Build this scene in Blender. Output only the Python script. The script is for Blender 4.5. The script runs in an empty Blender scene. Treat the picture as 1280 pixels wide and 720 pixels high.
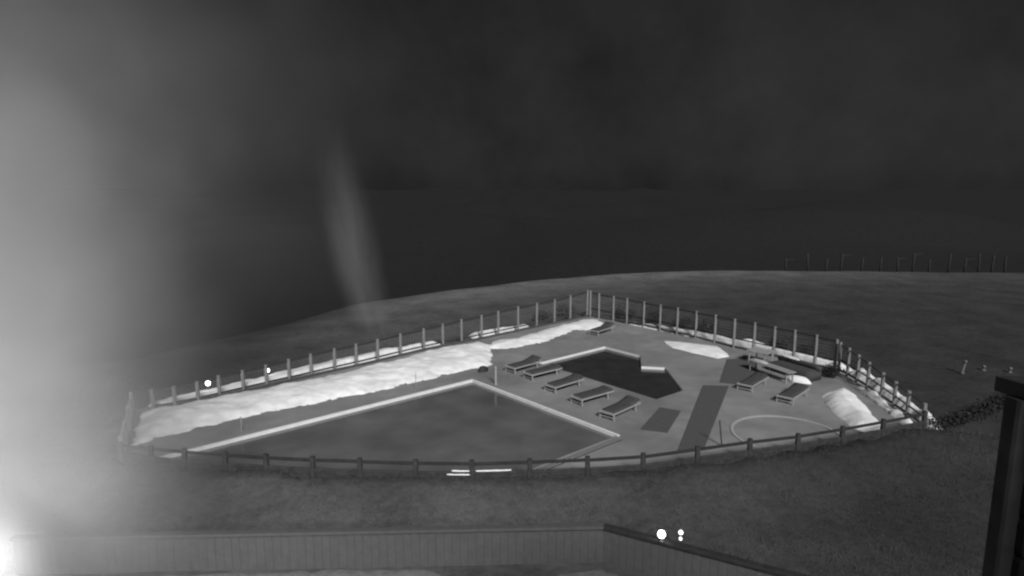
import bpy, math, random
import numpy as np
from mathutils import Vector, Matrix, noise
from mathutils.geometry import tessellate_polygon
random.seed(7); rng = np.random.default_rng(7)
scene = bpy.context.scene
C = scene.collection

# ------------------------------------------------------------------ camera
cam_d = bpy.data.cameras.new('camera'); cam = bpy.data.objects.new('camera', cam_d); C.objects.link(cam)
cam.location = (0, 0, 7.5)
cam.rotation_euler = (math.radians(90 - 9.37), 0, 0)
cam_d.sensor_width = 36; cam_d.lens = 22.5
cam_d.clip_start = 0.1; cam_d.clip_end = 6000
scene.camera = cam

# ------------------------------------------------------------------ night sky and moon (monochrome night camera)
SUN_EL, SUN_AZ = math.radians(38), math.radians(17)      # azimuth of travel, measured from +y
w = bpy.data.worlds.new('World'); scene.world = w; w.use_nodes = True
nt = w.node_tree; nt.nodes.clear()
def N(t, ty, **kw):
    n = t.nodes.new(ty)
    for k, v in kw.items(): setattr(n, k, v)
    return n
sky = N(nt, 'ShaderNodeTexSky', sky_type='NISHITA', sun_disc=False)
sky.sun_elevation = SUN_EL; sky.sun_rotation = math.radians(180) - SUN_AZ
bw = N(nt, 'ShaderNodeRGBToBW'); nt.links.new(sky.outputs[0], bw.inputs[0])
tc = N(nt, 'ShaderNodeTexCoord')
nz = N(nt, 'ShaderNodeTexNoise'); nz.inputs['Scale'].default_value = 3.4; nz.inputs['Detail'].default_value = 9; nz.inputs['Roughness'].default_value = .62
nt.links.new(tc.outputs['Generated'], nz.inputs['Vector'])
mr = N(nt, 'ShaderNodeMapRange'); nt.links.new(nz.outputs[0], mr.inputs[0])
mr.inputs[1].default_value = .35; mr.inputs[2].default_value = .75; mr.inputs[3].default_value = .84; mr.inputs[4].default_value = 1.75
mm = N(nt, 'ShaderNodeMath', operation='MULTIPLY'); nt.links.new(mr.outputs[0], mm.inputs[1])
pw = N(nt, 'ShaderNodeMath', operation='POWER'); pw.inputs[1].default_value = .25     # an overcast night sky is nearly even
nt.links.new(bw.outputs[0], pw.inputs[0]); nt.links.new(pw.outputs[0], mm.inputs[0])
bg = N(nt, 'ShaderNodeBackground'); bg.inputs['Strength'].default_value = 0.0122
nt.links.new(mm.outputs[0], bg.inputs['Color'])
wo = N(nt, 'ShaderNodeOutputWorld'); nt.links.new(bg.outputs[0], wo.inputs[0])

ld = bpy.data.lights.new('moon', 'SUN'); ld.energy = 3.6; ld.angle = math.radians(12); ld.color = (1, 1, 1)
lo = bpy.data.objects.new('moon', ld); C.objects.link(lo)
dv = Vector((math.sin(-SUN_AZ) * math.cos(SUN_EL), math.cos(SUN_AZ) * math.cos(SUN_EL), -math.sin(SUN_EL)))
lo.rotation_euler = dv.to_track_quat('-Z', 'Y').to_euler(); lo.location = (0, -20, 30)

scene.view_settings.view_transform = 'Standard'; scene.view_settings.look = 'None'
scene.view_settings.exposure = 0; scene.view_settings.gamma = 1
scene.cycles.use_denoising = True
scene.cycles.filter_width = 2.3          # soft small-sensor picture
scene.cycles.volume_bounces = 1
scene.cycles.volume_max_steps = 128

# ------------------------------------------------------------------ materials
MATS = {}
def mat(name, v, rough=.8, var=.15, scale=3, bump=0, bscale=20, spec=.3, emit=0, detail=6, var2=0, scale2=.4):
    m = bpy.data.materials.new(name); m.use_nodes = True; t = m.node_tree
    b = t.nodes['Principled BSDF']; b.inputs['Roughness'].default_value = rough
    b.inputs['Specular IOR Level'].default_value = spec
    co = N(t, 'ShaderNodeNewGeometry')
    n = N(t, 'ShaderNodeTexNoise'); n.inputs['Scale'].default_value = scale; n.inputs['Detail'].default_value = detail
    t.links.new(co.outputs['Position'], n.inputs['Vector'])
    r = N(t, 'ShaderNodeMapRange'); t.links.new(n.outputs[0], r.inputs[0])
    r.inputs[1].default_value = .25; r.inputs[2].default_value = .75
    r.inputs[3].default_value = v * (1 - var); r.inputs[4].default_value = v * (1 + var)
    out = r.outputs[0]
    if var2:
        n2 = N(t, 'ShaderNodeTexNoise'); n2.inputs['Scale'].default_value = scale2; n2.inputs['Detail'].default_value = 3
        t.links.new(co.outputs['Position'], n2.inputs['Vector'])
        r2 = N(t, 'ShaderNodeMapRange'); t.links.new(n2.outputs[0], r2.inputs[0])
        r2.inputs[1].default_value = .3; r2.inputs[2].default_value = .7
        r2.inputs[3].default_value = 1 - var2; r2.inputs[4].default_value = 1 + var2
        mu = N(t, 'ShaderNodeMath', operation='MULTIPLY'); t.links.new(out, mu.inputs[0]); t.links.new(r2.outputs[0], mu.inputs[1]); out = mu.outputs[0]
    cb = N(t, 'ShaderNodeCombineColor'); 
    for i in range(3): t.links.new(out, cb.inputs[i])
    t.links.new(cb.outputs[0], b.inputs['Base Color'])
    if bump:
        nb = N(t, 'ShaderNodeTexNoise'); nb.inputs['Scale'].default_value = bscale; nb.inputs['Detail'].default_value = 6
        t.links.new(co.outputs['Position'], nb.inputs['Vector'])
        bm = N(t, 'ShaderNodeBump'); bm.inputs['Strength'].default_value = bump; bm.inputs['Distance'].default_value = .05
        t.links.new(nb.outputs[0], bm.inputs['Height']); t.links.new(bm.outputs[0], b.inputs['Normal'])
    if emit:
        b.inputs['Emission Color'].default_value = (1, 1, 1, 1); b.inputs['Emission Strength'].default_value = emit
    MATS[name] = m
    return m
mat('deck', .225, .7, .14, 1.7, .2, 30, detail=9, var2=.22, scale2=.35)
mat('coping', .74, .6, .1, 4, .1)
mat('tile_wall', .42, .5, .1, 8)
mat('water', .122, .1, .2, .9, .12, 3, spec=.5, var2=.12)
mat('dark_water', .033, .15, .3, 1.4, .08, 3, spec=.4)
mat('mat', .085, .9, .12, 9, .3, 60)
mat('snow', .8, .9, .13, 3.1, .22, 9, spec=.1, detail=9, var2=.09, scale2=.8)
mat('far_turf', .036, .95, .35, .05)
mat('tarred', .03, 1, .3, 6, spec=.02)
mat('wire', .3, .5, .1, 8)
mat('old_snow', .5, .9, .18, 3, .6, 7, spec=.2)
mat('post', .2, .7, .15, 8)
mat('pale_rail', .4, .7, .2, 8)
mat('thin_rail', .035, .6, .2, 8)
mat('kerb', .07, .8, .25, 5)
mat('dark_wood', .028, .7, .3, 8, .3, 30)
mat('dark_board', .042, .75, .35, 6, .4, 30)
mat('wall_board', .078, .8, .12, 7, .3, 40)
mat('frame', .32, .5, .1, 8)
mat('cushion', .06, .95, .2, 10, .3, 40)
mat('gravel', .19, .9, .3, 9, .6, 40)
mat('grass_blade', .075, .9, .25, 1.1, spec=.05, var2=.25, scale2=.25)
mat('leaf', .024, .8, .5, 4)
mat('bark', .12, .9, .3, 9)
mat('pole', .3, .5, .1, 9)
mat('far_post', .028, .8, .3, 3)
mat('lamp_glass', .8, .3, 0, 3, emit=9)
mat('reflector_glow', .8, .3, 0, 3, emit=2.2)
mat('lamp_metal', .1, .4, .2, 6)
mat('stone_ring', .36, .7, .1, 7)
mat('roof', .04, .8, .3, 5, .3)
# land cover: frosty pasture near the brow of the hill, dark turf elsewhere; also painted lamp light and haze (vertex attribute "frost")
def ground_material():
    m = bpy.data.materials.new('turf'); m.use_nodes = True; t = m.node_tree; b = t.nodes['Principled BSDF']
    b.inputs['Roughness'].default_value = .95; b.inputs['Specular IOR Level'].default_value = .1
    at = N(t, 'ShaderNodeAttribute', attribute_name='frost_and_light'); g = N(t, 'ShaderNodeNewGeometry')
    n = N(t, 'ShaderNodeTexNoise'); n.inputs['Scale'].default_value = .5; n.inputs['Detail'].default_value = 8
    n2 = N(t, 'ShaderNodeTexNoise'); n2.inputs['Scale'].default_value = 4; n2.inputs['Detail'].default_value = 8; n2.inputs['Roughness'].default_value = .7
    for q in (n, n2): t.links.new(g.outputs['Position'], q.inputs['Vector'])
    ad = N(t, 'ShaderNodeMath', operation='ADD'); t.links.new(n.outputs[0], ad.inputs[0]); t.links.new(n2.outputs[0], ad.inputs[1])
    r = N(t, 'ShaderNodeMapRange'); t.links.new(ad.outputs[0], r.inputs[0]); r.inputs[1].default_value = .6; r.inputs[2].default_value = 1.4
    r.inputs[3].default_value = .55; r.inputs[4].default_value = 1.45
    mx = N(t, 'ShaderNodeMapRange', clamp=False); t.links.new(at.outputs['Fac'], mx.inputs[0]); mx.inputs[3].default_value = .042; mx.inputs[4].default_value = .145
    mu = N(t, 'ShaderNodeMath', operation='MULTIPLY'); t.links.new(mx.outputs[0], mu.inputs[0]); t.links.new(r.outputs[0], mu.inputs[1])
    cb = N(t, 'ShaderNodeCombineColor')
    for i in range(3): t.links.new(mu.outputs[0], cb.inputs[i])
    t.links.new(cb.outputs[0], b.inputs['Base Color'])
    bm = N(t, 'ShaderNodeBump'); bm.inputs['Strength'].default_value = .6; bm.inputs['Distance'].default_value = .08
    t.links.new(n2.outputs[0], bm.inputs['Height']); t.links.new(bm.outputs[0], b.inputs['Normal'])
    MATS['turf'] = m
ground_material()

# ------------------------------------------------------------------ helpers
def link(name, me, parent=None):
    o = bpy.data.objects.new(name, me); C.objects.link(o)
    if parent is not None: o.parent = parent
    return o
def tag(o, label=None, cat=None, group=None, kind=None):
    if label: o['label'] = label
    if cat: o['category'] = cat
    if group: o['group'] = group
    if kind: o['kind'] = kind
    return o
def empty(name, loc, rz=0, **k):
    o = bpy.data.objects.new(name, None); C.objects.link(o); o.location = loc; o.rotation_euler = (0, 0, rz)
    o.empty_display_size = .2
    return tag(o, **k)
def mesh(name, V, F, m, smooth=False):
    me = bpy.data.meshes.new(name); me.from_pydata([tuple(map(float, v)) for v in V], [], F); me.update()
    if m: me.materials.append(MATS[m])
    if smooth: me.polygons.foreach_set('use_smooth', [True] * len(me.polygons))
    return me
UNIT = {}
def unit_box(m):                       # x 0..1, y and z -0.5..0.5, edges eased
    if m not in UNIT:
        e = .12; ring = [(-.5 + e, -.5), (.5 - e, -.5), (.5, -.5 + e), (.5, .5 - e), (.5 - e, .5), (-.5 + e, .5), (-.5, .5 - e), (-.5, -.5 + e)]
        V = [(0, y, z) for y, z in ring] + [(1, y, z) for y, z in ring]
        F = [tuple(range(7, -1, -1)), tuple(range(8, 16))] + [(i, (i + 1) % 8, 8 + (i + 1) % 8, 8 + i) for i in range(8)]
        UNIT[m] = mesh('beam', V, F, m)
    return UNIT[m]
def beam(name, p0, p1, wd, ht, m, parent=None, off=Vector((0, 0, 0))):
    """a squared timber from p0 to p1 (coordinates of the parent's frame)"""
    p0 = Vector(p0) - off; p1 = Vector(p1) - off; d = p1 - p0; L = d.length; x = d / L
    up = Vector((0, 0, 1)) if abs(x.z) < .95 else Vector((0, 1, 0))
    y = up.cross(x).normalized(); z = x.cross(y)
    o = link(name, unit_box(m), parent)
    M = Matrix((x * L, y * wd, z * ht)).transposed().to_4x4(); M.translation = p0
    o.matrix_local = M
    return o
def lathe(prof, n=16):
    V = []; F = []
    for r, z in prof:
        for i in range(n): a = 2 * math.pi * i / n; V.append((r * math.cos(a), r * math.sin(a), z))
    for j in range(len(prof) - 1):
        for i in range(n): F.append((j * n + i, j * n + (i + 1) % n, (j + 1) * n + (i + 1) % n, (j + 1) * n + i))
    F.append(tuple(range(n - 1, -1, -1))); k = (len(prof) - 1) * n; F.append(tuple(range(k, k + n)))
    return V, F
# the pool terrace is a right-angled site; a runs along the pool's right side, b along its back
O2 = Vector((-1.533, 23.615)); U2 = Vector((.652, -.758)).normalized(); V2 = Vector((-U2.y, U2.x)); RZ = math.atan2(U2.y, U2.x)
def s2w(a, b, z=0.0):
    q = O2 + U2 * a + V2 * b
    return Vector((q.x, q.y, z))
def dist_in(P, poly):
    """signed distance (inside > 0) of points P (n,2) to a polygon"""
    poly = np.asarray(poly, float); n = len(poly); d = np.full(len(P), 1e9); ins = np.zeros(len(P), bool)
    for i in range(n):
        A, B = poly[i], poly[(i + 1) % n]; e = B - A
        t = np.clip(((P - A) @ e) / max(e @ e, 1e-9), 0, 1); d = np.minimum(d, np.linalg.norm(P - A - t[:, None] * e, axis=1))
        c = ((A[1] > P[:, 1]) != (B[1] > P[:, 1])); 
        with np.errstate(divide='ignore', invalid='ignore'):
            xx = (B[0] - A[0]) * (P[:, 1] - A[1]) / (B[1] - A[1]) + A[0]
        ins ^= c & (P[:, 0] < xx)
    return np.where(ins, d, -d)
def prism(poly, z0, z1):
    n = len(poly); V = [(p[0], p[1], z1) for p in poly] + [(p[0], p[1], z0) for p in poly]
    F = [tuple(t) for t in tessellate_polygon([[Vector((p[0], p[1], 0)) for p in poly]])]
    F = [f if (Vector(V[f[1]]) - Vector(V[f[0]])).cross(Vector(V[f[2]]) - Vector(V[f[0]])).z > 0 else f[::-1] for f in F]
    F += [(i, n + i, n + (i + 1) % n, (i + 1) % n) for i in range(n)]
    return V, F

# near fence line (post feet, world metres), outside to outside
NEAR = [(-10.39, 16.07), (-9.45, 15.86), (-8.49, 15.66), (-7.35, 15.46), (-6.24, 15.31), (-5.02, 15.17), (-3.80, 15.08), (-2.40, 14.98), (-0.99, 14.94),
        (0.44, 15.03), (1.91, 15.17), (3.35, 15.36), (4.85, 15.81), (6.40, 16.29), (7.86, 16.67), (9.35, 17.20), (10.83, 17.76), (12.46, 18.42)]
# ------------------------------------------------------------------ ground
PLAT = [(-60, -30), (-40, 8), (-19, 23), (-13.2, 29.5), (-10.2, 34.6), (-8.0, 40.2), (-2.3, 45.5), (3.8, 49.7), (10.8, 53.3), (18, 54.8), (43, 53.4), (90, 50), (140, 20), (120, -30)]
def ground_z(P):
    d = dist_in(P, PLAT); o = np.maximum(-d, 0)
    drop = -.34 * (np.sqrt(o * o + 9) - 3)
    drop = np.where(drop < -28, -28 - (1 - np.exp((drop + 28) / 25)) * 6, drop)
    nzv = np.array([noise.fractal(Vector((x * .25, y * .25, 0)), 1, 2, 4) for x, y in P]) * .05
    far = np.array([noise.fractal(Vector((x * .004, y * .004, 3)), 1, 2, 4) for x, y in P]) * np.clip((o - 60) / 500, 0, 1) * 26
    dd = dist_in(P, DECKW); near = np.clip((-dd) / 2.0, 0, 1)
    fy = np.interp(P[:, 0], [p[0] for p in NEAR], [p[1] for p in NEAR]); df = fy - P[:, 1]
    inx = np.clip((P[:, 0] + 13) / 2, 0, 1) * np.clip((15 - P[:, 0]) / 2, 0, 1)
    bank = .42 * np.clip(1 - (df - .25) / 2.6, 0, 1) ** 1.3 * (df > .05) * inx
    return -.1 + bank + drop + far + nzv * near - np.where(dd > .4, .5, 0), d
fence_site = [(-4.7, -10.35), (-5.05, 12.25), (8.6, 12.05), (13.05, 7.55)]
NEARS = []
for x, y in NEAR:
    q = Vector((x, y)) - O2; NEARS.append((q.dot(U2), q.dot(V2)))
DECK = [(-4.85, -10.5), (-5.2, 12.4), (8.7, 12.2), (13.2, 7.6)] + [(a - .02, b + .0) for a, b in NEARS[::-1]]
DECKW = [(s2w(a, b).x, s2w(a, b).y) for a, b in DECK]
def axis(lo, hi, fine0, fine1, step):
    f = list(np.arange(fine0, fine1 + step / 2, step)); l = []; r = []; s = step; x = fine0
    while x > lo: s *= 1.16; x -= s; l.append(x)
    s = step; x = f[-1]
    while x < hi: s *= 1.16; x += s; r.append(x)
    return np.array(l[::-1] + f + r)
gx = axis(-2500, 2500, -28, 48, .6); gy = axis(-60, 3500, 6, 60, .4)
X, Y = np.meshgrid(gx, gy); P = np.stack([X.ravel(), Y.ravel()], 1)
gz, gd = ground_z(P)
nx, ny = len(gx), len(gy)
F = [(j * nx + i, j * nx + i + 1, (j + 1) * nx + i + 1, (j + 1) * nx + i) for j in range(ny - 1) for i in range(nx - 1)]
me = mesh('ground', np.column_stack([P, gz]), F, 'turf', True)
# frosted strip inside the brow, fading to the right; darker turf by the fence
fr = np.exp(-np.maximum(gd - 1, 0) / 5.5) * (gd > -3) * np.clip(1.15 - (P[:, 0] - 8) / 34, .3, 1)
fr = np.maximum(fr, .42 * np.clip((17 - P[:, 1]) / 2, 0, 1) * np.clip((9 - P[:, 0]) / 8, 0, 1))  # lamp light from the left painted into the lawn colour, fading right
fr = np.where((P[:, 0] < -4) & (P[:, 1] > 19), fr * np.clip((P[:, 0] + 15) / 11, .2, 1), fr)  # this and the next line darken the left turf, painting in the haze
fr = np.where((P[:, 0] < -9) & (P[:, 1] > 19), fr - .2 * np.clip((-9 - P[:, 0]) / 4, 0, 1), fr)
fr = np.where(gd < -3, -.185, fr)
me.attributes.new('frost_and_light', 'FLOAT', 'POINT').data.foreach_set('value', fr.astype(np.float32))
tag(link('ground', me), kind='structure')

# ------------------------------------------------------------------ deck with two pool basins
POOL = [(0, 0), (7.12, 0), (7.12, -4.25), (6.2, -5.6), (4.7, -7.15), (3.1, -8.65), (1.4, -10.05), (0, -11.0)]
DARK = [(-.15, 3.62), (-.15, 7.82), (1.9, 7.82), (3.0, 6.5), (3.75, 7.1), (5.95, 5.15), (5.9, 3.62)]
loops = [DECK, POOL, DARK]
flat = [s2w(a, b, 0) for lp in loops for a, b in lp]
tri = tessellate_polygon([[s2w(a, b, 0) for a, b in lp] for lp in loops])
F = []
for t in tri:
    n_ = (flat[t[1]] - flat[t[0]]).cross(flat[t[2]] - flat[t[0]]).z
    F.append(tuple(t) if n_ > 0 else tuple(t)[::-1])
V = [tuple(p) for p in flat]; k = len(V); nd = len(DECK)
V += [(p.x, p.y, -.4) for p in flat[:nd]]; F += [(i, (i + 1) % nd, k + (i + 1) % nd, k + i) for i in range(nd)]
deck = tag(link('pool_deck', mesh('pool_deck', V, F, 'deck')), kind='structure')
def basin(name, lp, depth, wm, water_m, wz, label):
    n = len(lp); V = [tuple(s2w(a, b, -.002)) for a, b in lp] + [tuple(s2w(a, b, -depth)) for a, b in lp]
    F = [(i, (i + 1) % n, n + (i + 1) % n, n + i) for i in range(n)]
    o = tag(link(name, mesh(name, V, F, wm)), kind='structure')
    V, F = prism([(s2w(a, b).x, s2w(a, b).y) for a, b in lp], -depth, wz)
    tag(link('pool_water' if name == 'pool_basin' else 'plunge_pool_water', mesh('water', V, F, water_m)), kind='structure')
basin('pool_basin', POOL, .5, 'coping', 'water', -.06, '')
basin('plunge_pool_basin', DARK, .5, 'coping', 'dark_water', -.11, '')
def strip_box(a0, a1, b0, b1, z0, z1):
    return prism([(s2w(a, b).x, s2w(a, b).y) for a, b in ((a0, b0), (a1, b0), (a1, b1), (a0, b1))], z0, z1)
cp = empty('pool_coping', s2w(0, 0, 0), label='white raised stone rim along the two far sides of the large pool', cat='pool edge')
off = Vector(cp.location)
for a0, a1, b0, b1 in ((-.09, -.004, -10.9, .004), (-.09, 7.2, .006, .09)):
    V, F = strip_box(a0, a1, b0, b1, -.02, .035); link('rim', mesh('rim', [Vector(v) - off for v in V], F, 'coping'), cp)

def sheet(name, pts, z0, z1, m, **k):
    V, F = prism([(s2w(a, b).x, s2w(a, b).y) for a, b in pts], z0, z1); return tag(link(name, mesh(name, V, F, m)), **k)
sheet('rubber_mat', [(6.5, 3.0), (7.17, 3.25), (8.0, 1.35), (7.3, .95)], .002, .022, 'mat', label='small dark rectangular mat lying between the loungers and the dark walkway', cat='mat')
sheet('walkway_runner', [(6.1, 6.2), (6.78, 6.85), (9.4, 1.15), (9.05, .35)], .002, .02, 'mat', label='long dark runner crossing the deck towards the near fence', cat='mat')
sheet('wide_mat', [(4.75, 10.1), (5.5, 11.2), (6.6, 9.3), (7.0, 7.3), (6.3, 7.0)], .002, .018, 'mat', label='broad dark mat at the far end of the runner beside the oval snow patch', cat='mat')
# drain channel at the pool corner
dr = empty('drain_grate', s2w(7.45, -1.6), RZ, label='dark slotted drain grate beside the near right corner of the pool', cat='drain')
beam('channel', (-.12, -1.9, .008), (-.12, 1.5, .008), .24, .016, 'dark_wood', dr)
for i in range(3): beam('bar', (-.2 + .08 * i, -1.9, .024), (-.2 + .08 * i, 1.5, .024), .02, .014, 'frame', dr)
# round stone ring
cx = s2w(10.45, 3.95); ro = empty('stone_ring', cx, label='thin pale circular stone ring set in the deck by the near fence', cat='stone ring')
V, F = [], []; n = 64
for i in range(n):
    a = 2 * math.pi * i / n
    for r, z in ((1.54, .002), (1.54, .03), (1.62, .03), (1.62, .002)): V.append((r * math.cos(a), r * math.sin(a), z))
for i in range(n):
    for j in range(3): F.append((i * 4 + j, i * 4 + j + 1, ((i + 1) % n) * 4 + j + 1, ((i + 1) % n) * 4 + j))
link('rim', mesh('rim', V, [f[::-1] for f in F], 'stone_ring'), ro)

# ------------------------------------------------------------------ snow
def snow(name, poly, h, m='snow', edge=.5, step=.08, wob=.22, lump=.25, lscale=.9, z0=0.0, seed=0, site=True, **k):
    poly = np.array(poly, float); lo_ = poly.min(0) - .5; hi_ = poly.max(0) + .5
    xs = np.arange(lo_[0], hi_[0], step); ys = np.arange(lo_[1], hi_[1], step)
    X, Y = np.meshgrid(xs, ys); P = np.stack([X.ravel(), Y.ravel()], 1); d = dist_in(P, poly)
    w1 = np.array([noise.noise(Vector((x * 1.3, y * 1.3, seed))) * .7 + noise.noise(Vector((x * 3.7, y * 3.7, seed + 5))) * .35 for x, y in P])
    d = d + w1 * wob
    lm = np.array([noise.fractal(Vector((x * lscale, y * lscale, seed + 9)), .9, 2.1, 5) for x, y in P])
    z = z0 + h * (1 - np.exp(-np.maximum(d, 0) / edge)) * (1 + lump * 2 * lm) - np.maximum(-d, 0) * .8
    nx, ny = len(xs), len(ys); keep = (d > -step * .9).reshape(ny, nx); idx = -np.ones(nx * ny, int); V = []; F = []
    for j in range(ny - 1):
        for i in range(nx - 1):
            if keep[j, i] and keep[j, i + 1] and keep[j + 1, i] and keep[j + 1, i + 1]:
                q = []
                for jj, ii in ((j, i), (j, i + 1), (j + 1, i + 1), (j + 1, i)):
                    t = jj * nx + ii
                    if idx[t] < 0:
                        idx[t] = len(V); V.append(s2w(P[t, 0], P[t, 1], z[t]) if site else Vector((P[t, 0], P[t, 1], z[t])))
                    q.append(idx[t])
                F.append(tuple(q))
    return tag(link(name, mesh(name, V, F, m, True)), **k)
snow('snow_bank', [(-1.4, -11.2), (-1.75, -9.2), (-1.7, -7.5), (-1.45, -5.4), (-1.25, -2.4), (-1.3, .5), (-1.2, 1.7), (-1.8, 2.5), (-2.75, 3.2), (-3.6, 3.9), (-4.6, 3.9), (-4.75, 1.5),
                   (-4.4, -.5), (-4.05, -4.3), (-4.25, -7.2), (-4.35, -10.4)],  .28, lump=.16, wob=.3, label='large lumpy snow bank along the left side of the pool deck', cat='snow', seed=1)
snow('snow_bank', [(-3.5, 3.4), (-2.75, 4.0), (-2.6, 6.2), (-3.3, 9.2), (-2.9, 9.6), (-2.75, 10.5), (-3.2, 11.4), (-4.3, 11.9), (-4.75, 11.2), (-4.5, 9.0), (-4.1, 6.0), (-4.2, 4.4)], .2, lump=.16, wob=.28,
     label='narrower snow bank in the far corner behind the dark plunge pool', cat='snow', seed=2)
snow('snow_patch', [(1.0, 10.75), (1.6, 11.2), (3.2, 11.75), (4.2, 11.1), (4.6, 10.6), (4.4, 9.95), (3.1, 9.85), (2.1, 9.95)], .14, wob=.1, step=.07, lump=.12, label='flat oval snow patch lying on the deck near the right fence', cat='snow', seed=3)
snow('snow_pile', [(9.55, 9.2), (9.7, 9.8), (10.35, 9.3), (11.5, 7.65), (12.5, 6.2), (12.2, 5.9), (11.5, 6.0), (10.75, 6.75), (9.95, 7.6), (9.5, 8.4)], .34, edge=.35, wob=.1, lump=.08, step=.06, label='smooth rounded snow pile tapering along the right end of the deck', cat='snow', seed=4)
snow('fence_snow', [(-4.95, -10.0), (-5.2, -10.0), (-5.75, -5), (-6.1, 0), (-5.95, 2.2), (-5.3, 2.4), (-5.25, 0)], .38, edge=.25, z0=-.1, lump=.1, wob=.08, label='long ridge of snow outside the left fence', cat='snow', seed=5)
snow('fence_snow', [(-5.35, 4.3), (-5.35, 8.0), (-5.9, 8.1), (-6.1, 4.4)], .38, edge=.25, z0=-.1, lump=.1, wob=.12, label='short ridge of snow outside the left fence near the far corner', cat='snow', seed=6)
snow('fence_snow', [(-2.6, 12.55), (0, 12.5), (4.2, 12.4), (8.4, 12.3), (8.9, 12.75), (4.2, 13.1), (0, 13.0), (-2.4, 12.85)], .52, edge=.25, z0=-.1, lump=.1, wob=.12, label='long ridge of snow outside the right fence', cat='snow', seed=7)
snow('fence_snow', [(8.9, 12.15), (10.3, 10.8), (13.0, 7.95), (13.45, 8.2), (12.0, 9.95), (10.3, 11.7), (9.3, 12.7)], .62, edge=.45, z0=-.1, lump=.3, lscale=1.1, label='heaped snow outside the angled fence at the right end', cat='snow', seed=8)
snow('fence_snow', [(9.9, 10.35), (10.1, 10.55), (12.75, 7.7), (12.6, 7.35)], .2, edge=.15, wob=.16, lump=.5, lscale=2, label='broken strip of snow inside the angled fence at the right end', cat='snow', seed=9)
snow('snow_lump', [(2.9, 13.6), (3.8, 13.5), (4.5, 14.2), (3.3, 14.5)], .35, z0=-.1, label='small snow heap on the turf beyond the right fence', cat='snow', seed=10)

# ------------------------------------------------------------------ fences
def wire_panel():
    V, F = [], []; n = 9; q = .0028
    for i in range(1, n):
        t = i / n
        for a, b in (((0, t), (1, t)), ((t, 0), (t, 1))):
            k = len(V); dx, dz = (0, q) if a[1] == b[1] else (q, 0)
            V += [(a[0] - dx, 0, a[1] - dz), (b[0] - dx, 0, b[1] - dz), (b[0] + dx, 0, b[1] + dz), (a[0] + dx, 0, a[1] + dz)]; F.append((k, k + 1, k + 2, k + 3))
    return mesh('wire_mesh', V, F, 'wire')
WIRE = wire_panel()
def fence(label, pts, hts, rails, pm, rm, pw=.1, rw=.04, rh=.06, over=.04, site=True, kick=None, wire=False):
    """posts at pts, rails at the given fractions of the local height"""
    G = [s2w(*p) if site else Vector((p[0], p[1], 0)) for p in pts]
    root = empty('timber_fence', G[0], label=label, cat='fence'); off = Vector(G[0])
    for g, h in zip(G, hts):
        t = Vector((random.uniform(-.012, .012), random.uniform(-.012, .012), 0))
        beam('post', g + Vector((0, 0, -.35)), g + t + Vector((0, 0, h + over)), pw, pw, pm, root, off)
    for i in range(len(G) - 1):
        for fz, rr, mm_ in rails:
            j = .006
            beam('rail', G[i] + Vector((0, 0, hts[i] * fz + random.uniform(-j, j))), G[i + 1] + Vector((0, 0, hts[i + 1] * fz + random.uniform(-j, j))), rw, rr, mm_, root, off)
        if kick:
            for z, hh in kick: beam('board', G[i] + Vector((0, 0, z + random.uniform(-j, j))), G[i + 1] + Vector((0, 0, z + random.uniform(-j, j))), .03, hh, rm, root, off)
        if wire:
            o = link('wire_mesh', WIRE, root); d = G[i + 1] - G[i]; h0, h1 = hts[i] * .94, hts[i + 1] * .94
            M = Matrix((Vector((d.x, d.y, h1 - h0)), Vector((-d.y, d.x, 0)).normalized(), Vector((0, 0, h0 - .03)))).transposed().to_4x4(); M.translation = G[i] - off + Vector((0, 0, .03)); o.matrix_local = M
    return root
LB = [-9.97, -9.36, -8.62, -7.89, -7.04, -6.17, -5.3, -4.39, -3.37, -2.38, -1.34, -.15, 1.15, 2.2, 3.26, 4.44, 5.47, 6.83, 8.21, 9.57, 10.78, 12.2]
LH = [.64, .68, .69, .74, .75, .77, .82, .86, .88, .89, .91, .94, .96, 1.0, 1.08, 1.13, 1.2, 1.24, 1.24, 1.26, 1.34, 1.48]
LA = [-4.5, -4.25, -4.3, -4.36, -4.44, -4.5, -4.55, -4.6, -4.7, -4.76, -4.85, -4.98, -5.1, -5.12, -5.1, -5.08, -5.05, -5.1, -5.2, -5.25, -5.25, -5.3]
fence('long timber post fence with a thin top rail down the left side of the deck', list(zip(LA, LB)), LH,
      [(.97, .065, 'thin_rail'), (.18, .06, 'thin_rail')], 'post', 'thin_rail', pw=.105, wire=True)
RA = [-5.12, -4.5, -3.56, -2.72, -1.64, -.55, .54, 1.7, 2.82, 3.87, 4.86, 5.82, 6.76, 7.67, 8.5]
RB = [12.26, 12.3, 12.42, 12.55, 12.6, 12.55, 12.48, 12.35, 12.22, 12.12, 12.1, 12.02, 11.95, 11.9, 11.84]
RH = [1.45, 1.38, 1.34, 1.32, 1.28, 1.28, 1.3, 1.31, 1.33, 1.32, 1.32, 1.31, 1.33, 1.3, 1.27]
fence('timber post fence with thin rails along the right side of the deck', list(zip(RA, RB)), RH,
      [(.97, .065, 'thin_rail'), (.34, .05, 'thin_rail'), (.06, .09, 'kerb')], 'post', 'thin_rail', pw=.105, wire=True)
fence('angled timber fence section closing the right end of the deck', [(8.72, 11.7), (9.15, 11.45), (9.69, 10.97), (10.26, 10.45), (11.0, 9.7), (11.6, 9.1), (12.2, 8.5), (12.9, 7.75)],
      [1.22, 1.12, 1.04, .98, .9, .85, .8, .74], [(.95, .04, 'thin_rail'), (.45, .05, 'thin_rail'), (.12, .08, 'kerb')], 'post', 'thin_rail', pw=.1, wire=True)
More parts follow.
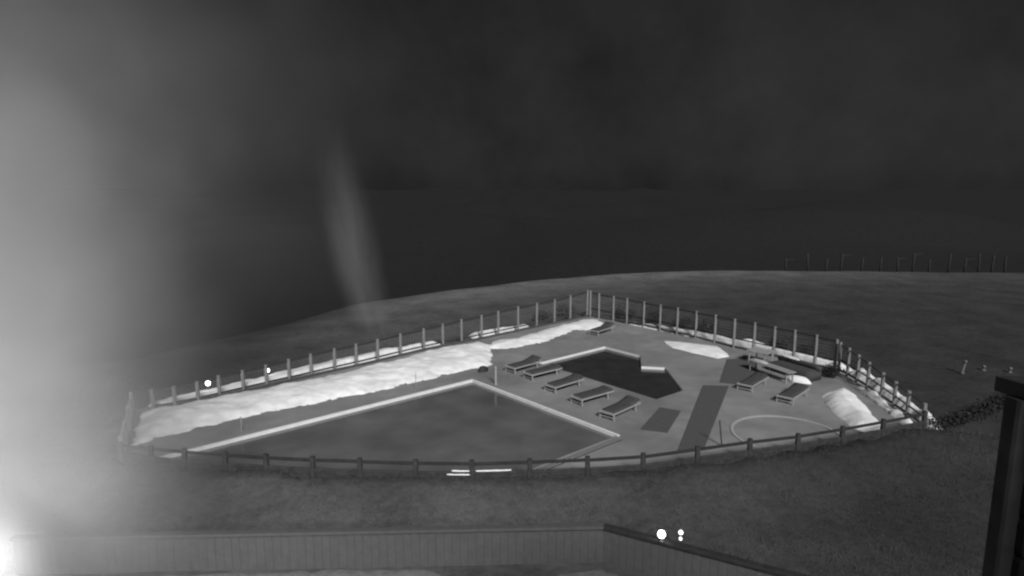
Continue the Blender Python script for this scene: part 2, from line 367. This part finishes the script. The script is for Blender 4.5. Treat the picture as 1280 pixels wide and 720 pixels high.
fence('short pale fence of several rails at the left end of the deck', [(-4.35, -10.6), (-2.9, -10.95), (-1.45, -11.3), (-.15, -11.6)], [.72, .74, .76, .8],
      [(.95, .05, 'pale_rail'), (.7, .05, 'pale_rail'), (.45, .05, 'pale_rail'), (.2, .05, 'pale_rail')], 'pale_rail', 'pale_rail', pw=.08)
fence('low dark curved timber fence running along the near edge of the deck', NEAR, [.66] * len(NEAR),
      [(.93, .07, 'dark_wood'), (.56, .06, 'dark_board')], 'dark_board', 'dark_board', pw=.115, rw=.06, over=.045, site=False, kick=((.02, .13), (.165, .13), (.295, .11)))
# kerbs on the deck edge
def kerb(label, pts):
    G = [s2w(*p) for p in pts]; root = empty('deck_kerb', G[0], label=label, cat='kerb')
    for i in range(len(G) - 1): beam('kerb_board', G[i] + Vector((0, 0, .04)), G[i + 1] + Vector((0, 0, .04)), .07, .12, 'kerb', root, Vector(G[0]))
kerb('dark kerb board at the foot of the left fence', [(a + .12, b) for a, b in zip(LA[::3] + [-5.15], LB[::3] + [12.1])])
# snow caught on the near fence
for i, (x0, x1, z, lab) in enumerate(((-1.5, -1.06, .425, 'short strip of snow on the low rail of the near fence, left of a post'), (-.9, -.02, .425, 'long strip of snow on the low rail of the near fence, right of a post'),
                                      (-1.62, -1.04, .34, 'lower strip of snow on the boards of the near fence'))):
    V, F = [], []; n = 14
    for k in range(n + 1):
        t = k / n; x = x0 + (x1 - x0) * t; y = np.interp(x, [p[0] for p in NEAR], [p[1] for p in NEAR]) - (.01 if i < 2 else .03)
        wv = .032 * (math.sin(math.pi * min(max(t, .03), .97)) ** .3); hv = .03 * (.7 + .4 * noise.noise(Vector((x * 6, i, 0))))
        V += [(x, y - wv, z), (x, y - wv * .5, z + hv), (x, y + wv * .5, z + hv), (x, y + wv, z)]
    for k in range(n):
        for j in range(3): F.append((k * 4 + j, (k + 1) * 4 + j, (k + 1) * 4 + j + 1, k * 4 + j + 1))
    F += [(0, 1, 2, 3), (n * 4 + 3, n * 4 + 2, n * 4 + 1, n * 4)]
    tag(link('snow_strip', mesh('snow_strip', V, F, 'snow', True)), label=lab, cat='snow', group='snow on the near fence')

# ------------------------------------------------------------------ loungers
def rounded_slab(x0, x1, y0, y1, z0, z1, r=.03, puff=.012, nx=10, ny=5):
    V, F = [], []
    for j in range(ny + 1):
        for i in range(nx + 1):
            s = i / nx; t = j / ny; e = min(min(s, 1 - s) * nx, min(t, 1 - t) * ny, 1)
            V.append((x0 + (x1 - x0) * s, y0 + (y1 - y0) * t, z1 - r * (1 - e) + puff * math.sin(math.pi * s) * math.sin(math.pi * t)))
    k = nx + 1
    for j in range(ny):
        for i in range(nx): F.append((j * k + i, j * k + i + 1, (j + 1) * k + i + 1, (j + 1) * k + i))
    B = len(V); V += [(v[0], v[1], z0) for v in V[:B]]
    per = [i for i in range(k)] + [j * k + nx for j in range(1, ny + 1)] + [ny * k + i for i in range(nx - 1, -1, -1)] + [j * k for j in range(ny - 1, 0, -1)]
    for q in range(len(per)):
        p, p2 = per[q], per[(q + 1) % len(per)]; F.append((p, B + p, B + p2, p2))
    F += [tuple(B + p for p in per[::-1])]
    return V, F
def lounger(a, b, label, dead=0, back=.14, rz=0, m='cushion'):
    root = empty('sun_lounger', s2w(a, b), RZ + math.radians(90) + rz, label=label, cat='sun lounger', group='sun loungers on the deck')
    root.scale = (.82, .82, .64); L, W = 1.95, .66; h = .34
    fr = empty  # local x runs from the foot (pool side) to the head
    for s in (-1, 1):
        beam('side_rail', (0, s * W / 2, h), (L, s * W / 2, h), .05, .07, 'frame', root)
        for x in (.07, L - .35): beam('leg', (x, s * W / 2, .002), (x, s * W / 2, h - .036), .05, .05, 'frame', root)
    for x in (.02, L - .02): beam('cross_bar', (x, -W / 2 + .026, h), (x, W / 2 - .026, h), .05, .07, 'frame', root)
    beam('foot_bar', (.07, -W / 2 + .026, .14), (.07, W / 2 - .026, .14), .04, .04, 'frame', root)
    for i in range(9): beam('slat', (.14 + i * .205, -W / 2 + .026, h + .01), (.14 + i * .205, W / 2 - .026, h + .01), .07, .02, 'frame', root)
    V, F = rounded_slab(.16, 1.28, -W / 2 + .02, W / 2 - .02, h + .022, h + .1)
    link('mattress', mesh('mattress', V, F, m, True), root)
    V, F = rounded_slab(0, .68, -W / 2 + .02, W / 2 - .02, 0, .075)
    ca, sa = math.cos(back), math.sin(back)
    V = [(1.27 + x * ca - z * sa, y, h + .03 + x * sa + z * ca) for x, y, z in V]
    bk = link('backrest', mesh('backrest', V, F, m, True), root)
    beam('prop', (1.75, 0, h), (1.27 + .5 * ca, 0, h + .03 + .5 * sa), .04, .04, 'frame', root)
    V, F = rounded_slab(.46, .66, -W / 2 + .08, W / 2 - .08, .075, .13, nx=5)
    link('pillow', mesh('pillow', [(1.27 + x * ca - z * sa, y, h + .03 + x * sa + z * ca) for x, y, z in V], F, m, True), bk)
    return root
lounger(.15, 1.75, 'sun lounger farthest from the near fence in the row beside the pool', rz=.05, back=.3)
lounger(1.25, 1.7, 'second farthest sun lounger in the row beside the pool', rz=-.04, back=.06)
lounger(2.9, 1.3, 'middle sun lounger of the five in the row beside the pool', rz=.02)
lounger(4.42, 1.08, 'second nearest sun lounger in the row beside the pool', rz=-.05, back=.04)
lounger(6.05, .78, 'sun lounger nearest the near fence in the row, beside the small dark mat', rz=.1, back=.22)
lounger(7.45, 6.75, 'sun lounger beside the top end of the dark runner', rz=.12, back=.05)
lounger(9.05, 6.55, 'sun lounger with dark cushion just behind the pale stone ring', rz=.1)
lounger(-1.95, 9.0, 'lone sun lounger in the far corner by the snow', rz=.15, back=.35)

# ------------------------------------------------------------------ seating group on the right
def sofa(a, b, L, rz, label, name='covered_sofa'):
    r = empty(name, s2w(a, b), RZ + rz, label=label, cat='sofa')
    V, F = rounded_slab(0, L, -.36, .36, .03, .38, r=.05); link('seat', mesh('seat', V, F, 'cushion', True), r)
    V, F = rounded_slab(0, L, .2, .38, .36, .56, r=.05, ny=4); link('backrest', mesh('backrest', V, F, 'cushion', True), r)
    for x in (.06, L - .06):
        for y in (-.3, .3): beam('foot', (x, y, 0.002), (x, y, .06), .06, .06, 'frame', r)
    V, F = rounded_slab(.3, L * .45, .18, .4, .73, .82, r=.06); 
    return r
def bench(a, b, L, rz, label, nm='bench', h=.42, wd=.42):
    r = empty(nm, s2w(a, b), RZ + rz, label=label, cat=nm.replace('_', ' '))
    for i in range(4): beam('slat', (0, -wd / 2 + (i + .5) * wd / 4, h), (L, -wd / 2 + (i + .5) * wd / 4, h), wd / 4 - .015, .04, 'frame', r)
    for x in (.12, L - .12):
        for s in (-1, 1): beam('leg', (x, s * (wd / 2 - .05), .002), (x, s * (wd / 2 - .05), h - .06), .05, .05, 'frame', r)
        beam('cross_bar', (x, -wd / 2 + .02, h - .042), (x, wd / 2 - .02, h - .042), .05, .04, 'frame', r)
    return r
sofa(6.75, 10.3, 1.9, -.22, 'dark covered sofa with snow on its back, near the right fence')
bench(6.15, 9.55, 2.1, -.3, 'long pale slatted bench in front of the dark covered sofa')
bench(5.45, 10.75, .9, .05, 'pale square slatted table beside the dark sofa', nm='table', h=.5, wd=.8)
def blob(name, a, b, z, sx, sy, sz, rz, m, seed, **k):
    V, F = [], []; n, q = 18, 7
    for j in range(q + 1):
        ph = j / q * math.pi / 2
        for i in range(n):
            th = 2 * math.pi * i / n; s = 1 + .22 * noise.noise(Vector((math.cos(th) * 2 + seed, math.sin(th) * 2, ph)))
            V.append((sx * math.cos(th) * math.cos(ph) * s, sy * math.sin(th) * math.cos(ph) * s, sz * math.sin(ph)))
    for j in range(q):
        for i in range(n): F.append((j * n + i, j * n + (i + 1) % n, (j + 1) * n + (i + 1) % n, (j + 1) * n + i))
    o = link(name, mesh(name, V, F, m, True)); o.location = s2w(a, b, z); o.rotation_euler = (0, 0, RZ + rz)
    return tag(o, **k)
q = s2w(6.75, 10.3)
blob('snow_lump', 7.35, 10.44, .56, .42, .1, .07, -.22, 'snow', 1, label='thin cap of snow on the back of the dark sofa', cat='snow')
blob('snow_lump', 8.15, 9.45, 0, .5, .24, .2, .1, 'snow', 2, label='small bright snow heap on the deck at the end of the pale bench', cat='snow')
blob('snow_lump', 6.6, 9.42, .44, .38, .13, .06, -.3, 'old_snow', 3, label='thin cap of snow on the left end of the pale bench', cat='snow')
blob('equipment_bag', -.72, 1.1, 0, .17, .24, .22, 0, 'dark_wood', 4, label='small dark bag on the deck beside the end of the large snow bank', cat='bag')

# ------------------------------------------------------------------ poles
def pole(label, a, b, h, r, m, lean=(0, 0), head=None, loc=None, cat='pole', group=None, name='pole'):
    p = loc if loc is not None else s2w(a, b); root = empty(name, p, label=label, cat=cat, group=group)
    V, F = lathe([(r * 2.2, 0), (r * 2.2, .03), (r, .035), (r * .9, h)], 10)
    V = [(x + lean[0] * z, y + lean[1] * z, z) for x, y, z in V]; link('shaft', mesh('shaft', V, F, m, True), root)
    if head:
        V, F = lathe([(.01, 0), (head * .8, head * .3), (head, head), (head * .8, head * 1.7), (.01, head * 2)], 12)
        hd = link('head', mesh('head', V, F, m, True), root); hd.location = (lean[0] * h, lean[1] * h, h - .01)
    return root
pole('short pale pole standing on the pool edge near the far pool corner', .95, .4, .72, .035, 'pole')
pole('thin dark leaning pole standing on the deck beside the runner', 9.6, 1.75, .75, .022, 'dark_wood', lean=(-.12, .05))
pole('slim faint pole on the strip between the snow bank and the pool', -.5, -2.2, .62, .013, 'deck')
pole('slim faint pole near the left end of the strip between snow and pool', -.5, -8.4, .5, .013, 'deck')
for i, (x, y, h, lab) in enumerate(((18.15, 24.9, .42, 'tallest pale marker post with round head on the dark turf at far right'),
                                    (19.3, 25.3, .1, 'short pale marker post, middle of the three on the dark turf at far right'), (20.15, 25.0, .1, 'rightmost short pale marker post on the dark turf at far right'))):
    pole(lab, 0, 0, h, .04, 'bark', lean=(.18 if i == 0 else 0, 0), head=.075, loc=Vector((x, y, -.1)), cat='marker post', group='marker posts on the turf', name='marker_post')

# ------------------------------------------------------------------ lamps
def globe_lamp(label, loc, base_z, r, m, energy, name='garden_lamp'):
    x, y, z = loc; h = z - base_z
    root = empty(name, (x, y, base_z), label=label, cat='lamp')
    V, F = lathe([(.06, 0), (.06, .02), (.022, .03), (.022, h - r * .9), (.05, h - r * .85)], 12); link('post', mesh('post', V, F, 'lamp_metal', True), root)
    V, F = lathe([(.2 * r, -r), (.7 * r, -.72 * r), (r, 0), (.7 * r, .72 * r), (.2 * r, r)], 16); g = link('globe', mesh('globe', V, F, m, True), root); g.location = (0, 0, h)
    if energy:
        l = bpy.data.lights.new('lamp_light', 'POINT'); l.energy = energy; l.shadow_soft_size = r * 1.05
        lo_ = bpy.data.objects.new('lamp_light', l); C.objects.link(lo_); lo_.parent = root; lo_.location = (0, 0, h + r * 2.4)
    return root
globe_lamp('bright garden lamp just outside the left fence, nearer to the fence end', (-11.03, 22.34, .31), -.15, .085, 'lamp_glass', 0)
globe_lamp('smaller garden lamp outside the left fence, farther along it', (-9.44, 23.87, .33), -.15, .075, 'lamp_glass', 0)

globe_lamp('bright globe lamp on top of the plank wall in the foreground', (2.86, 11.31, .86), .72, .075, 'lamp_glass', 0)
tw = empty('twin_reflector', (3.5, 12.3, -.1), label='small stake with two reflectors made to glow on the lawn behind the plank wall', cat='reflector')
beam('stake', (0, 0, 0), (0, 0, .52), .03, .03, 'lamp_metal', tw)
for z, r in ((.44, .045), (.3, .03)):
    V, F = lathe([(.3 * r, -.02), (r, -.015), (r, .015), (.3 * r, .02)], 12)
    o = link('reflector', mesh('reflector', [(x, zz, y) for x, y, zz in V], F, 'reflector_glow'), tw); o.location = (0, -.035, z)  # discs emit light to stand in for lamp reflections
globe_lamp('glaring floodlight globe in the steam at the lower left corner', (-6.45, 7.05, 2.5), -.1, .16, 'lamp_glass', 640)

# ------------------------------------------------------------------ plank wall in the foreground
def plank_wall(pts, h, label):
    r = empty('plank_wall', Vector((pts[0][0], pts[0][1], -.1)), label=label, cat='wall'); off = Vector(r.location)
    G = [Vector((x, y, -.1)) for x, y in pts]
    for i in range(len(G) - 1):
        d = G[i + 1] - G[i]; L = d.length; n = max(1, round(L / .16)); e = d / n; nn = Vector((d.y, -d.x, 0)).normalized()
        for k in range(n):
            c = G[i] + e * (k + .5) + nn * random.uniform(0, .004)
            o = beam('plank', c, c + Vector((0, 0, h - .035 + random.uniform(-.01, 0))), .15, .03, 'wall_board', r, off)
            x, y, z = Vector((0, 0, 1)) * (h - .04), e.normalized() * (e.length - .003), nn * .03
            M = Matrix((x, y, z)).transposed().to_4x4(); M.translation = c - off; o.matrix_local = M
        cp = beam('coping_board', G[i] + Vector((0, 0, h + .0)), G[i + 1] + Vector((0, 0, h + .0)), .17, .06, 'wall_board' if i == 0 else 'dark_wood', r, off)
plank_wall([(-9.7, 11.47), (1.85, 11.9), (4.81, 10.35), (7.5, 8.95)], .79, 'low vertical plank wall in the foreground with an outward corner and dark coping on the right')
def outline(pts, n=6, amp=.15, seed=0):
    out = []
    for i in range(len(pts)):
        a, b = Vector(pts[i]), Vector(pts[(i + 1) % len(pts)])
        for k in range(n):
            p = a.lerp(b, k / n); out.append((p.x + noise.noise(Vector((p.x * 2, p.y * 2, seed))) * amp, p.y + noise.noise(Vector((p.y * 2, p.x * 2, seed + 4))) * amp))
    return out
snow('gravel_path', [(-9, 11.3), (-5.2, 11.55), (-3.5, 11.6), (-1.6, 11.62), (-1.0, 11.2), (-.8, 9.6), (-9, 9.6)], .12, m='gravel', z0=-.09, site=False, wob=.15, step=.12, kind='structure', seed=20)
snow('gravel_path', [(.5, 11.1), (.9, 11.6), (1.7, 11.65), (2.5, 11.2), (3.2, 9.7), (.7, 9.7)], .1, m='gravel', z0=-.09, site=False, wob=.15, step=.12, kind='structure', seed=21)

# ------------------------------------------------------------------ dark wing of the building at the right edge
wg = empty('building_wing', (2.49, 3.0, .24), label='dark timber corner of a building cut by the right edge of the picture', cat='building')
for i in range(31):
    beam('wall_board', (0, 0, .12 + i * .2), (2.6, 0, .12 + i * .2), .03, .192, 'tarred', wg)
    beam('wall_board', (.03, -.02, .12 + i * .2), (.9, -2.6, .12 + i * .2), .03, .192, 'tarred', wg)
beam('corner_post', (-.0, 0, 0), (-.0, 0, 6.22), .1, .1, 'tarred', wg)
V, F = prism([(-.06, .1), (2.8, .1), (2.8, -2.7), (.84, -2.7)], 6.225, 6.3); link('roof', mesh('roof', V, F, 'tarred'), wg)

# ------------------------------------------------------------------ far row of posts
xs = [24.9, 26.9, 28.3, 29.7, 31.6, 33.4, 34.9, 36.4, 38.0, 39.5, 41.0, 42.3, 43.6, 44.8]
words = ['first', 'second', 'third', 'fourth', 'fifth', 'sixth', 'seventh', 'eighth', 'ninth', 'tenth', 'eleventh', 'twelfth', 'thirteenth', 'last']
for i, x in enumerate(xs):
    y = 57.5 + random.uniform(-.3, .3); zz = float(ground_z(np.array([[x, y]]))[0][0]) - .2
    h = 1.25 + random.uniform(-.3, .3) - zz * .6
    r = empty('field_post', (x, y, zz), label='%s weathered post from the left in the far row beyond the pasture' % words[i], cat='post', group='far row of field posts')
    V, F = lathe([(.1, 0), (.085, h * .5), (.075, h), (.03, h + .05)], 8); ln = random.uniform(-.06, .06)
    link('shaft', mesh('shaft', [(a + ln * c, b, c) for a, b, c in V], F, 'far_post', True), r)
    if i in (0, 3, 6, 7, 10): beam('arm', (ln * h, 0, h - .1), (ln * h + .75, 0, h - .02), .06, .06, 'far_post', r)

# ------------------------------------------------------------------ shrubs beyond the fence
def shrub_mesh(seed, n=900, rx=.8, rz=.55):
    rg = np.random.default_rng(seed); V, F = [], []
    cl = [(rg.uniform(-.5, .5) * rx, rg.uniform(-.4, .4) * rx, rg.uniform(.35, .95) * rz, rg.uniform(.22, .4) * rx) for _ in range(9)]
    for i in range(n):
        cx_, cy_, cz_, cr = cl[i % 9]; d = rg.normal(size=3); d /= np.linalg.norm(d); rr = cr * rg.uniform(.55, 1.1)
        p = np.array([cx_, cy_, cz_]) + d * rr * np.array([1, 1, .8]); p[2] = max(p[2], .03)
        t = rg.normal(size=3); t /= np.linalg.norm(t); b2 = np.cross(t, d); b2 /= np.linalg.norm(b2) + 1e-6; s = rg.uniform(.03, .06)
        k = len(V); V += [p - t * s, p + b2 * s * .5, p + t * s, p - b2 * s * .5]; F.append((k, k + 1, k + 2, k + 3))
    return mesh('foliage', V, F, 'leaf')
def hedge(pts, label):
    rg = np.random.default_rng(77); G = [Vector(p) for p in pts]; root = empty('low_hedge', G[0], label=label, cat='hedge'); V, F = [], []
    for i in range(len(G) - 1):
        L = (G[i + 1] - G[i]).length
        for _ in range(int(L * 420)):
            c = G[i].lerp(G[i + 1], rg.random()) - G[0]; hh = .42 + .12 * noise.noise((c + G[0]) * .9)
            p = np.array([c.x, c.y, c.z]) + np.array([rg.normal() * .16, rg.normal() * .16, rg.random() ** .6 * hh])
            d = rg.normal(size=3); d /= np.linalg.norm(d); t = np.cross(d, rg.normal(size=3)); t /= np.linalg.norm(t); b2 = np.cross(t, d); q = rg.uniform(.03, .06)
            k = len(V); V += [p - t * q, p + b2 * q * .5, p + t * q, p - b2 * q * .5]; F.append((k, k + 1, k + 2, k + 3))
    link('foliage', mesh('foliage', V, F, 'leaf'), root)
    for i in range(len(G) - 1):
        for t in (.1, .4, .7):
            p = G[i].lerp(G[i + 1], t) - G[0]; beam('stem', p, p + Vector((0, 0, .3)), .025, .025, 'bark', root)
hedge([(12.95, 18.7, -.12), (14.1, 19.35, -.12), (15.6, 20.2, -.12), (17.4, 21.3, -.12), (19.6, 22.7, -.12)], 'low dark hedge running right from the corner of the near fence')
SH = [shrub_mesh(30 + i) for i in range(3)]
stemV, stemF = lathe([(.04, 0), (.03, .25), (.015, .5)], 7); STEM = mesh('stem', stemV, stemF, 'bark')
spots = [(-6.3, 9.6, 1.0, 'round dark shrub behind the left fence, second from the far corner'), (-6.2, 11.3, 1.15, 'dark shrub behind the left fence at the far corner'), (-3.7, 13.6, 1.2, 'dark shrub just right of the far fence corner'), 
         (-1.9, 13.9, 1.3, 'large dark shrub behind the start of the right fence'), (-.2, 13.95, 1.0, 'dark shrub behind the right fence, second from its far end'), (1.4, 13.9, 1.15, 'dark shrub behind the right fence, left of the small snow heap'),
         (5.3, 13.6, 1.0, 'dark shrub behind the right fence, right of the small snow heap'), (6.8, 13.5, .9, 'low dark shrub behind the right fence near the sofa'), (8.6, 10.9, .85, 'bushy dark shrub inside the bend of the right fence')]
for i, (a, b, s, lab) in enumerate(spots):
    z = 0 if i == 8 else -.12
    r = empty('shrub', s2w(a, b, z), i * 1.3, label=lab, cat='shrub', group='dark shrubs along the fence'); r.scale = (s, s, s)
    link('foliage', SH[i % 3], r); link('stem', STEM, r)

# ------------------------------------------------------------------ grass on the lawn in front of the near fence
n = 42000
gx_ = rng.uniform(-13, 15, n * 2); gy_ = rng.uniform(9.6, 18.6, n * 2)
fy = np.interp(gx_, [p[0] for p in NEAR], [p[1] for p in NEAR]); ok = gy_ < fy - .12
wl = np.interp(gx_, [-9.7, 1.85, 4.81, 7.5], [11.47, 11.9, 10.35, 8.95]); ok &= gy_ > wl + .15
gx_, gy_ = gx_[ok], gy_[ok]; n = len(gx_)
PZ = ground_z(np.stack([gx_, gy_], 1))[0]
clump = np.array([noise.noise(Vector((x * 1.2, y * 1.2, 4))) for x, y in zip(gx_, gy_)])
hg = (.025 + .04 * rng.random(n)) * (1 + .8 * clump); an = rng.uniform(0, 6.28, n); ln = rng.uniform(-.6, .6, (n, 2)) * hg[:, None]
V = np.zeros((n, 3, 3)); wx = np.cos(an) * .008; wy = np.sin(an) * .008
V[:, 0] = np.stack([gx_ - wx, gy_ - wy, PZ - .01], 1); V[:, 1] = np.stack([gx_ + wx, gy_ + wy, PZ - .01], 1); V[:, 2] = np.stack([gx_ + ln[:, 0], gy_ + ln[:, 1], PZ + hg], 1)
tag(link('lawn_grass', mesh('lawn_grass', V.reshape(-1, 3), np.arange(n * 3).reshape(-1, 3).tolist(), 'grass_blade')), label='rough dark grass on the lawn before the near fence', cat='grass', kind='stuff')

# ------------------------------------------------------------------ steam
def steam_material(name, dens, nscale, thr, low=1.0, high=1.0, bend=0.0, quad=0.0):
    """density thins towards the edge of the unit ball and changes from low (z=-1) to high (z=1)"""
    m = bpy.data.materials.new(name); m.use_nodes = True; t = m.node_tree; t.nodes.clear()
    out = N(t, 'ShaderNodeOutputMaterial'); vs = N(t, 'ShaderNodeVolumePrincipled'); vs.inputs['Color'].default_value = (.95, .95, .95, 1); vs.inputs['Anisotropy'].default_value = 0
    t.links.new(vs.outputs[0], out.inputs['Volume'])
    tc = N(t, 'ShaderNodeTexCoord'); sp = N(t, 'ShaderNodeSeparateXYZ'); t.links.new(tc.outputs['Object'], sp.inputs[0])
    ma = N(t, 'ShaderNodeMath', operation='MULTIPLY_ADD'); t.links.new(sp.outputs[2], ma.inputs[0]); ma.inputs[1].default_value = bend; t.links.new(sp.outputs[0], ma.inputs[2])
    cv = N(t, 'ShaderNodeCombineXYZ'); t.links.new(ma.outputs[0], cv.inputs[0]); t.links.new(sp.outputs[1], cv.inputs[1]); t.links.new(sp.outputs[2], cv.inputs[2])
    if quad:
        z2 = N(t, 'ShaderNodeMath', operation='MULTIPLY'); t.links.new(sp.outputs[2], z2.inputs[0]); t.links.new(sp.outputs[2], z2.inputs[1])
        mq = N(t, 'ShaderNodeMath', operation='MULTIPLY_ADD'); t.links.new(z2.outputs[0], mq.inputs[0]); mq.inputs[1].default_value = -quad; t.links.new(ma.outputs[0], mq.inputs[2]); t.links.new(mq.outputs[0], cv.inputs[0])
    nn = N(t, 'ShaderNodeTexNoise'); nn.inputs['Scale'].default_value = nscale; nn.inputs['Detail'].default_value = 3; nn.inputs['Distortion'].default_value = .4
    t.links.new(cv.outputs[0], nn.inputs['Vector'])
    ln_ = N(t, 'ShaderNodeVectorMath', operation='LENGTH'); t.links.new(cv.outputs[0], ln_.inputs[0])
    fo = N(t, 'ShaderNodeMapRange', interpolation_type='SMOOTHSTEP'); t.links.new(ln_.outputs['Value'], fo.inputs[0])
    fo.inputs[1].default_value = 1.0; fo.inputs[2].default_value = .0; fo.inputs[3].default_value = 0; fo.inputs[4].default_value = 1
    zr = N(t, 'ShaderNodeMapRange'); t.links.new(sp.outputs[2], zr.inputs[0]); zr.inputs[1].default_value = -1; zr.inputs[2].default_value = 1; zr.inputs[3].default_value = low; zr.inputs[4].default_value = high
    r = N(t, 'ShaderNodeMapRange'); t.links.new(nn.outputs[0], r.inputs[0]); r.inputs[1].default_value = thr[0]; r.inputs[2].default_value = thr[1]; r.inputs[3].default_value = thr[2] * dens; r.inputs[4].default_value = dens
    mu = N(t, 'ShaderNodeMath', operation='MULTIPLY'); t.links.new(r.outputs[0], mu.inputs[0]); t.links.new(fo.outputs[0], mu.inputs[1])
    m2 = N(t, 'ShaderNodeMath', operation='MULTIPLY'); t.links.new(mu.outputs[0], m2.inputs[0]); t.links.new(zr.outputs[0], m2.inputs[1])
    t.links.new(m2.outputs[0], vs.inputs['Density'])
    MATS[name] = m
def ball(n=24, q=14):
    return lathe([(max(math.sin(math.pi * j / q), .02), -math.cos(math.pi * j / q)) for j in range(q + 1)], n)
V, F = ball()
steam_material('steam', .62, 2.3, (.4, .62, .05), 1.7, .22)
st = link('steam_cloud', mesh('steam_cloud', V, F, 'steam')); st.location = (-12.2, 9.4, 5.9); st.scale = (8.5, 5.8, 9.8)
tag(st, label='pale steam cloud drifting across the left side of the picture', cat='steam', kind='stuff')
V0 = V
steam_material('plume', .3, 1.7, (.3, .7, .12), 1.25, .45, bend=.8, quad=.32)
V = [(x * 1.02 - .8 * z + .32 * z * z, y, z) for x, y, z in V0]
pl = link('steam_plume', mesh('steam_plume', V, F, 'plume')); pl.location = (-7.7, 30.6, 4.6); pl.scale = (1.55, 1.5, 6.8)
tag(pl, label='thin column of steam rising behind the left fence', cat='steam', kind='stuff')
steam_material('low_steam', .5, 1.5, (.35, .65, .15), 1.0, 1.0)
bs = link('steam_bank', mesh('steam_bank', V0, F, 'low_steam')); bs.location = (-10.2, 11.2, 5.0); bs.scale = (3.1, 2.6, 3.6)
tag(bs, label='denser bank of steam at the left edge level with the fence', cat='steam', kind='stuff')
steam_material('veil', .085, 2.6, (.38, .66, .0), 1.2, .6)
vl = link('steam_veil', mesh('steam_veil', V0, F, 'veil')); vl.location = (-10.5, 13.0, 8.6); vl.scale = (9.0, 5.0, 8.6)
tag(vl, label='thin patchy veil of steam spreading into the upper left sky', cat='steam', kind='stuff')
